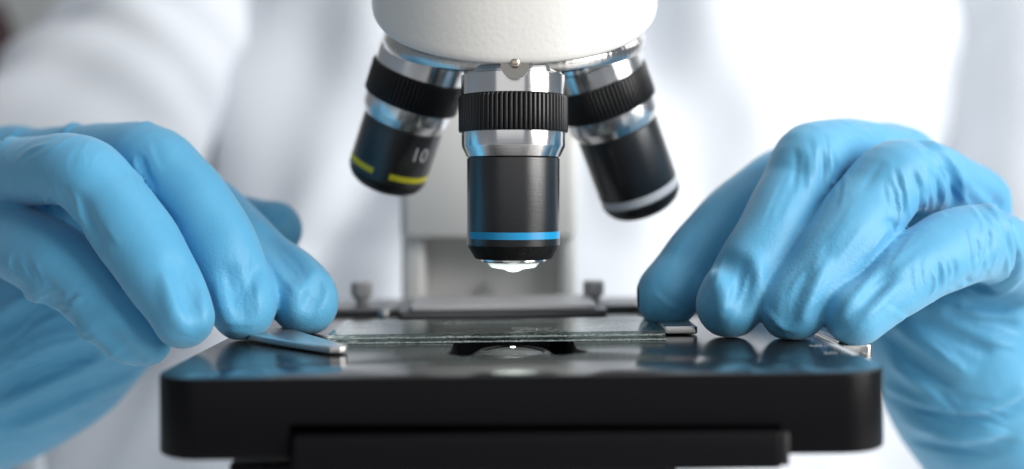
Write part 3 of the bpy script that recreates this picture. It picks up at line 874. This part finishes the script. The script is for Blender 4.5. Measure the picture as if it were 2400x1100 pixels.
LS = [
 # (line, width mm, depth mm)
 ([(313, 372), (322, 400), (338, 430)], 0.9, -0.5), ([(332, 365), (345, 405), (365, 440)], 1.3, 0.55),
 ([(532, 640), (556, 690), (572, 735)], 2.6, 0.9), ([(602, 625), (585, 655), (566, 690)], 2.0, 0.7), ([(515, 660), (520, 710), (540, 765)], 2.0, -0.3),
 ([(112, 432), (116, 480), (146, 520)], 1.4, -0.7), ([(150, 455), (165, 500), (185, 535)], 2.4, 0.6), ([(190, 480), (212, 530), (240, 580)], 2.4, 0.55),
 ([(178, 470), (192, 510), (215, 555)], 1.5, -0.35),
 ([(425, 615), (440, 670), (448, 725)], 3.2, 1.1), ([(392, 650), (405, 710), (428, 765)], 2.2, -0.5), ([(468, 690), (476, 735), (478, 770)], 2.0, -0.5),
 ([(24, 598), (27, 630), (52, 655)], 1.2, -0.7), ([(160, 722), (174, 710), (192, 700)], 1.0, -0.8), ([(150, 712), (165, 700), (182, 690)], 1.2, 0.7),
 ([(60, 615), (70, 640), (95, 665)], 1.6, 0.4), ([(95, 640), (108, 660), (130, 680)], 1.6, 0.35),
 ([(250, 735), (285, 775), (320, 800)], 3.0, -0.5),
 ([(620, 540), (660, 590), (705, 650)], 3.2, 1.1), ([(756, 655), (742, 685), (722, 715)], 2.2, 1.0), ([(700, 585), (740, 635), (770, 690)], 1.6, -0.5), ([(700, 660), (690, 700), (685, 740)], 2.6, -0.4),
 ([(35, 385), (70, 355), (125, 335)], 1.6, -0.6), ([(150, 315), (165, 300), (185, 293)], 1.8, -0.9), ([(0, 350), (25, 325), (50, 300)], 2.0, -0.6),
 ([(0, 770), (70, 735), (135, 700)], 2.2, 1.0), ([(0, 735), (50, 705), (100, 690)], 2.0, -0.7),
 ([(0, 915), (90, 880), (210, 830)], 2.6, 1.6), ([(0, 950), (100, 905), (230, 845)], 2.4, -1.0), ([(0, 855), (120, 800), (240, 770)], 3.0, -0.8),
 ([(60, 1000), (180, 940), (320, 880)], 3.0, -0.7), ([(240, 760), (300, 830), (330, 870)], 3.5, 0.6), ([(0, 990), (100, 960), (200, 920)], 2.5, 0.8),
 ([(325, 292), (345, 288), (360, 294)], 1.4, -0.5),
]
LC = [  # cx, cy, heading (deg, image), half spread px, count, length px, depth mm
 (338, 398, 68, 34, 5, 60, 0.32), (165, 500, 62, 50, 6, 85, 0.30), (235, 570, 55, 30, 4, 60, 0.22), (70, 635, 60, 40, 5, 55, 0.28),
 (430, 700, 68, 38, 5, 95, 0.22), (560, 690, 80, 46, 6, 90, 0.24), (690, 640, 52, 36, 5, 100, 0.25), (730, 700, 115, 26, 3, 60, 0.25),
 (330, 830, 40, 26, 3, 70, 0.2), (90, 740, -28, 40, 4, 150, 0.45), (130, 860, -22, 70, 6, 220, 0.5), (250, 880, -30, 40, 4, 140, 0.35),
 (90, 350, -30, 24, 3, 90, 0.3), (400, 500, 48, 20, 2, 90, 0.15), (560, 770, 5, 14, 2, 60, 0.22), (445, 790, 20, 12, 2, 45, 0.2),
]
RC = [
 (1930, 395, 92, 60, 8, 85, 0.34), (1830, 470, 115, 30, 4, 100, 0.22), (2150, 455, 80, 66, 9, 90, 0.40), (2090, 560, 125, 30, 4, 60, 0.3),
 (2210, 640, 85, 48, 7, 50, 0.36), (2315, 575, 84, 44, 6, 110, 0.36), (1890, 690, 118, 48, 6, 120, 0.30), (1820, 760, 40, 16, 2, 60, 0.3),
 (2040, 690, 138, 36, 5, 100, 0.30), (1720, 670, 110, 44, 5, 100, 0.26), (1570, 715, 40, 22, 3, 60, 0.34), (1620, 610, 125, 30, 4, 110, 0.2),
 (2230, 390, 55, 34, 4, 100, 0.4), (2320, 480, 50, 40, 5, 120, 0.4), (2160, 850, 38, 70, 6, 150, 0.45), (2300, 760, 12, 50, 6, 130, 0.4),
 (2250, 960, 12, 40, 5, 190, 0.45), (2250, 1040, 10, 40, 4, 190, 0.4), (2010, 305, 25, 14, 3, 70, 0.3), (1975, 560, 128, 36, 4, 110, 0.2),
 (2130, 620, 142, 26, 4, 80, 0.22),
]
LT = [(560, 690, 243, 17), (440, 700, 229, 12), (715, 700, 245, 14), (510, 560, 246, 11)]
glove('glove', (-205, -38, -62), (-30, 108, 62), LF, LP, LS, LC, LT, person, 'blue gloved hand with fingers pressing the steel clip on the left of the stage', 1)

RF = [
 # index
 [(1960, 400, 305, 60), (1860, 400, 290, 66), (1775, 455, 278, 70), (1705, 520, 270, 75), (1645, 590, 264, 75), (1598, 650, 260, 74), (1570, 686, 256, 75), (1564, 699, 255, 73)],
 # middle
 [(2120, 370, 300, 68), (2010, 355, 278, 74), (1905, 370, 260, 82), (1858, 450, 255, 80), (1812, 540, 248, 80), (1760, 630, 242, 80), (1722, 692, 238, 79), (1710, 716, 237, 78)],
 # ring
 [(2290, 470, 288, 74), (2200, 425, 268, 80), (2105, 415, 253, 88), (2035, 490, 248, 92), (1972, 575, 241, 90), (1915, 655, 237, 85), (1872, 704, 234, 81), (1858, 724, 233, 78)],
 # little
 [(2390, 620, 278, 80), (2330, 580, 262, 88), (2262, 572, 251, 92), (2186, 606, 244, 88), (2116, 654, 237, 80), (2056, 704, 232, 71), (2012, 734, 229, 70), (2000, 742, 228, 68)],
 # thumb, behind the others
 [(2060, 640, 310, 66), (1930, 660, 304, 62), (1830, 690, 300, 58), (1770, 700, 298, 54)],
]
RP = [
 [(2290, 480, 300, 72), (2250, 560, 300, 120), (2225, 690, 300, 170), (2245, 810, 303, 200), (2305, 930, 310, 212), (2430, 1070, 322, 215), (2660, 1200, 342, 220)],
 [(2060, 640, 310, 60), (2120, 700, 306, 110), (2200, 760, 304, 150)],
 [(2060, 355, 300, 62), (2140, 420, 300, 75), (2200, 520, 300, 110)],
 [(2370, 640, 285, 70), (2340, 740, 296, 110)],
]
RS = [
 ([(1862, 345), (1868, 390), (1862, 440)], 1.6, 0.6), ([(1925, 355), (1932, 395), (1928, 440)], 1.3, 0.7), ([(1942, 355), (1948, 400), (1940, 440)], 0.9, -0.6), ([(1958, 360), (1962, 395), (1950, 430)], 1.1, 0.7),
 ([(1895, 350), (1900, 400), (1890, 450)], 1.4, -0.4),
 ([(1690, 605), (1722, 625), (1742, 660), (1745, 710)], 3.0, 1.2), ([(1668, 640), (1690, 690), (1690, 740)], 2.2, -0.5), ([(1770, 600), (1775, 660), (1755, 720)], 2.2, -0.4),
 ([(2082, 420), (2098, 460), (2095, 500)], 1.4, 0.6), ([(2108, 440), (2110, 490), (2100, 540)], 0.9, -0.9), ([(2120, 450), (2118, 500), (2108, 535)], 1.1, 0.8),
 ([(2138, 405), (2160, 450), (2155, 500)], 1.1, 0.9), ([(2152, 400), (2172, 450), (2165, 500)], 0.9, -0.6), ([(2180, 400), (2202, 440), (2198, 490)], 1.2, 0.7), ([(2192, 390), (2214, 435), (2210, 485)], 0.9, -0.5),
 ([(2205, 385), (2232, 430), (2236, 465)], 1.1, 0.8), ([(2065, 380), (2040, 420), (2020, 450)], 1.6, 0.35),
 ([(2085, 530), (2060, 560), (2030, 600)], 1.0, -0.6), ([(2075, 515), (2098, 530), (2100, 560)], 1.2, 0.8),
 ([(1792, 725), (1815, 750), (1842, 775)], 1.3, -0.8), ([(1930, 610), (1905, 670), (1880, 740)], 1.8, -0.8), ([(1900, 640), (1875, 700), (1850, 740)], 2.0, 0.6), ([(1965, 620), (1935, 670), (1910, 720)], 1.6, -0.35), ([(1950, 560), (1920, 620), (1890, 670)], 1.6, 0.35),
 ([(2060, 630), (2010, 690), (1975, 730)], 1.6, -0.7), ([(2085, 640), (2040, 690), (2000, 735)], 2.0, 0.6), ([(2110, 655), (2070, 700), (2030, 740)], 1.6, -0.5),
 ([(2180, 632), (2190, 655), (2182, 690)], 1.0, -0.8), ([(2200, 620), (2205, 645), (2200, 675)], 1.0, 0.7), ([(2222, 612), (2225, 640), (2218, 665)], 0.9, -0.8), ([(2236, 610), (2240, 635), (2234, 655)], 1.0, 0.7),
 ([(2300, 505), (2322, 560), (2300, 640)], 1.3, 0.7), ([(2320, 510), (2340, 565), (2322, 640)], 1.0, -0.5), ([(2288, 560), (2296, 590), (2285, 615)], 0.9, 0.7),
 ([(2345, 530), (2362, 580), (2350, 640)], 1.4, 0.5),
 ([(2262, 655), (2300, 672), (2345, 668), (2382, 640), (2392, 595), (2378, 550)], 1.5, 1.7),
 ([(2255, 668), (2300, 690), (2350, 685), (2395, 650)], 1.6, -0.9),
 ([(2150, 322), (2190, 350), (2228, 395), (2245, 450), (2240, 480)], 1.8, 1.4), ([(2172, 322), (2215, 360), (2248, 410), (2262, 470)], 1.6, -0.8),
 ([(2260, 420), (2310, 470), (2355, 530), (2392, 600)], 1.8, -0.8), ([(2285, 430), (2340, 480), (2380, 540)], 1.8, 0.9),
 ([(2058, 300), (2080, 315), (2100, 325)], 1.8, 0.9), ([(2035, 292), (2055, 305), (2070, 325)], 1.6, -0.6),
 ([(2072, 925), (2160, 962), (2260, 982), (2340, 968), (2400, 935)], 2.0, 1.5), ([(2072, 905), (2160, 942), (2260, 962), (2340, 950), (2400, 915)], 2.4, -1.2),
 ([(2080, 790), (2150, 850), (2210, 900)], 3.0, 0.9), ([(2110, 770), (2190, 830), (2260, 870)], 2.5, -0.7), ([(2160, 745), (2240, 790), (2310, 820)], 2.2, 1.0), ([(2090, 850), (2140, 890), (2190, 920)], 2.5, -0.6),
 ([(2230, 735), (2300, 760), (2370, 755)], 2.2, 0.9), ([(2270, 710), (2330, 725), (2390, 715)], 2.0, 0.7), ([(2250, 722), (2310, 742), (2380, 735)], 1.8, -0.6),
 ([(2120, 985), (2230, 1020), (2330, 1020)], 3.0, -1.0), ([(2150, 1040), (2260, 1060), (2360, 1040)], 3.0, 0.9),
]
RT = [(1865, 700, 240, 22), (2020, 725, 233, 19), (1715, 710, 244, 15), (1570, 700, 258, 12), (1960, 590, 245, 14), (2100, 660, 240, 12)]
glove('glove', (30, -38, -86), (198, 112, 62), RF, RP, RS, RC, RT, person, 'blue gloved hand with fingertips on the scale at the right of the stage', 2)

# ------------------------------------------------------------------ lab coat
def coat_torso():
    nu, nv = 240, 160
    vs = []
    folds = []
    r = np.random.default_rng(11)
    # long slanting folds: (x at z=0, slope dx/dz, width, height)
    F = [(-150, -0.20, 22, 13), (-95, 0.28, 20, -15), (-40, 0.42, 26, 14), (18, 0.30, 20, -9), (70, -0.35, 22, 14), (118, -0.5, 22, -14), (165, -0.42, 24, 14), (205, -0.25, 18, -11), (-190, 0.15, 18, -12), (-120, 0.6, 16, 8), (140, 0.12, 16, -9)]
    for j in range(nv+1):
        z = -320+700*j/nv
        for i in range(nu+1):
            th = math.radians(-115+230*i/nu)
            low = max(0.0, 5-z)
            x = ((245 if th < 0 else 330)+0.5*low)*math.sin(th); y = 470-160*math.cos(th)-0.5*low-0.8*max(0.0, -55-z)
            d = 0
            for (x0, sl, wd, hh) in F:
                u = (x-(x0+sl*z+12*math.sin(z*0.02+x0)))/wd
                d += hh*math.exp(-u*u)*(0.75+0.25*math.sin(z*0.013+x0*0.05))
            d += 3.0*math.sin(x*0.06+z*0.045)+2.0*math.sin(x*0.11-z*0.03+1)
            d += 3.5*(1 if x > -12+0.02*z else 0)*1.0            # button placket overlap
            vs.append((x+d*math.sin(th)*0.6, y-d*math.cos(th), z))
    fs = [(j*(nu+1)+i, j*(nu+1)+i+1, (j+1)*(nu+1)+i+1, (j+1)*(nu+1)+i) for j in range(nv) for i in range(nu)]
    me = mesh(vs, fs)
    o = link('lab_coat', me, M_coat, person, smooth=180)
    so = o.modifiers.new('thickness', 'SOLIDIFY'); so.thickness = 0.0015; so.offset = 1
    return o
coat = coat_torso()
coat['label'] = 'white cotton lab coat with soft folds'

def sleeve(pts, seed):
    P = np.array(pts, float); m = len(P)
    Q = []
    for i in range(m-1):
        p0 = P[max(i-1, 0)]; p1 = P[i]; p2 = P[i+1]; p3 = P[min(i+2, m-1)]
        for t in np.linspace(0, 1, 20, endpoint=False):
            Q.append(0.5*((2*p1)+(-p0+p2)*t+(2*p0-5*p1+4*p2-p3)*t*t+(-p0+3*p1-3*p2+p3)*t**3))
    Q.append(P[-1]); Q = np.array(Q)
    T = np.gradient(Q[:, :3], axis=0); T /= np.linalg.norm(T, axis=1)[:, None]
    n = 64; vs = []
    u = np.cross(T[0], [0.2, 1, 0.1]); u /= np.linalg.norm(u)
    for k in range(len(Q)):
        u = u-T[k]*(u@T[k]); u /= np.linalg.norm(u); v = np.cross(T[k], u)
        for i in range(n):
            t = 2*math.pi*i/n
            rr = Q[k, 3]*(1+0.045*math.sin(3*t+k*0.22+seed)+0.04*math.sin(k*0.9+2*math.sin(t+seed))+0.02*math.sin(7*t-k*0.3))
            vs.append(Q[k, :3]+rr*(math.cos(t)*u+math.sin(t)*v))
    fs = [(k*n+i, k*n+(i+1) % n, (k+1)*n+(i+1) % n, (k+1)*n+i) for k in range(len(Q)-1) for i in range(n)]
    me = mesh(vs, fs); bm = bmesh.new(); bm.from_mesh(me); bmesh.ops.recalc_face_normals(bm, faces=bm.faces); bm.to_mesh(me); bm.free()
    o = link('sleeve', me, M_coat, coat, smooth=180)
    so = o.modifiers.new('thickness', 'SOLIDIFY'); so.thickness = 0.0015; so.offset = 1
    return o
sleeve([(-160, 440, 330, 64), (-172, 410, 220, 60), (-192, 375, 130, 58), (-228, 335, 60, 58), (-280, 270, -60, 58), (-290, 210, -105, 54), (-245, 140, -85, 44), (-190, 105, -62, 38)], 0.3)
sleeve([(300, 440, 330, 70), (305, 420, 220, 66), (310, 380, 80, 62), (312, 290, -80, 60), (295, 210, -130, 54), (250, 140, -110, 44), (206, 105, -84, 38)], 1.7)
for z in (-160, -60, 45, 150):
    vs, fs = lathe([(0, -2), (6, -2), (7, -1), (7, 1), (5.5, 2)], 32)
    vs = [(-3+x, 303+zz, z+y) for x, y, zz in vs]
    link('button', mesh(vs, fs), M_cap, coat, smooth=40)

# unidentified dark shape far behind, built as a bottle, at the left edge of the picture
bt = empty('bottle', tuple(U(-22, 330, 1150)))
tag(bt, 'blurred dark maroon bottle-shaped object, not identified, behind the person at the far left edge', 'bottle')
lathe_obj('bottle_body', [(0, 44), (14, 44), (20, 60), (24, 70), (24, 125), (14, 140), (13, 150), (0, 150)], M_maroon, bt, 48)
lathe_obj('bottle_foot', [(0, 0), (26, 0), (28, 3), (28, 40), (24, 44), (0, 44)], M_cap, bt, 48)
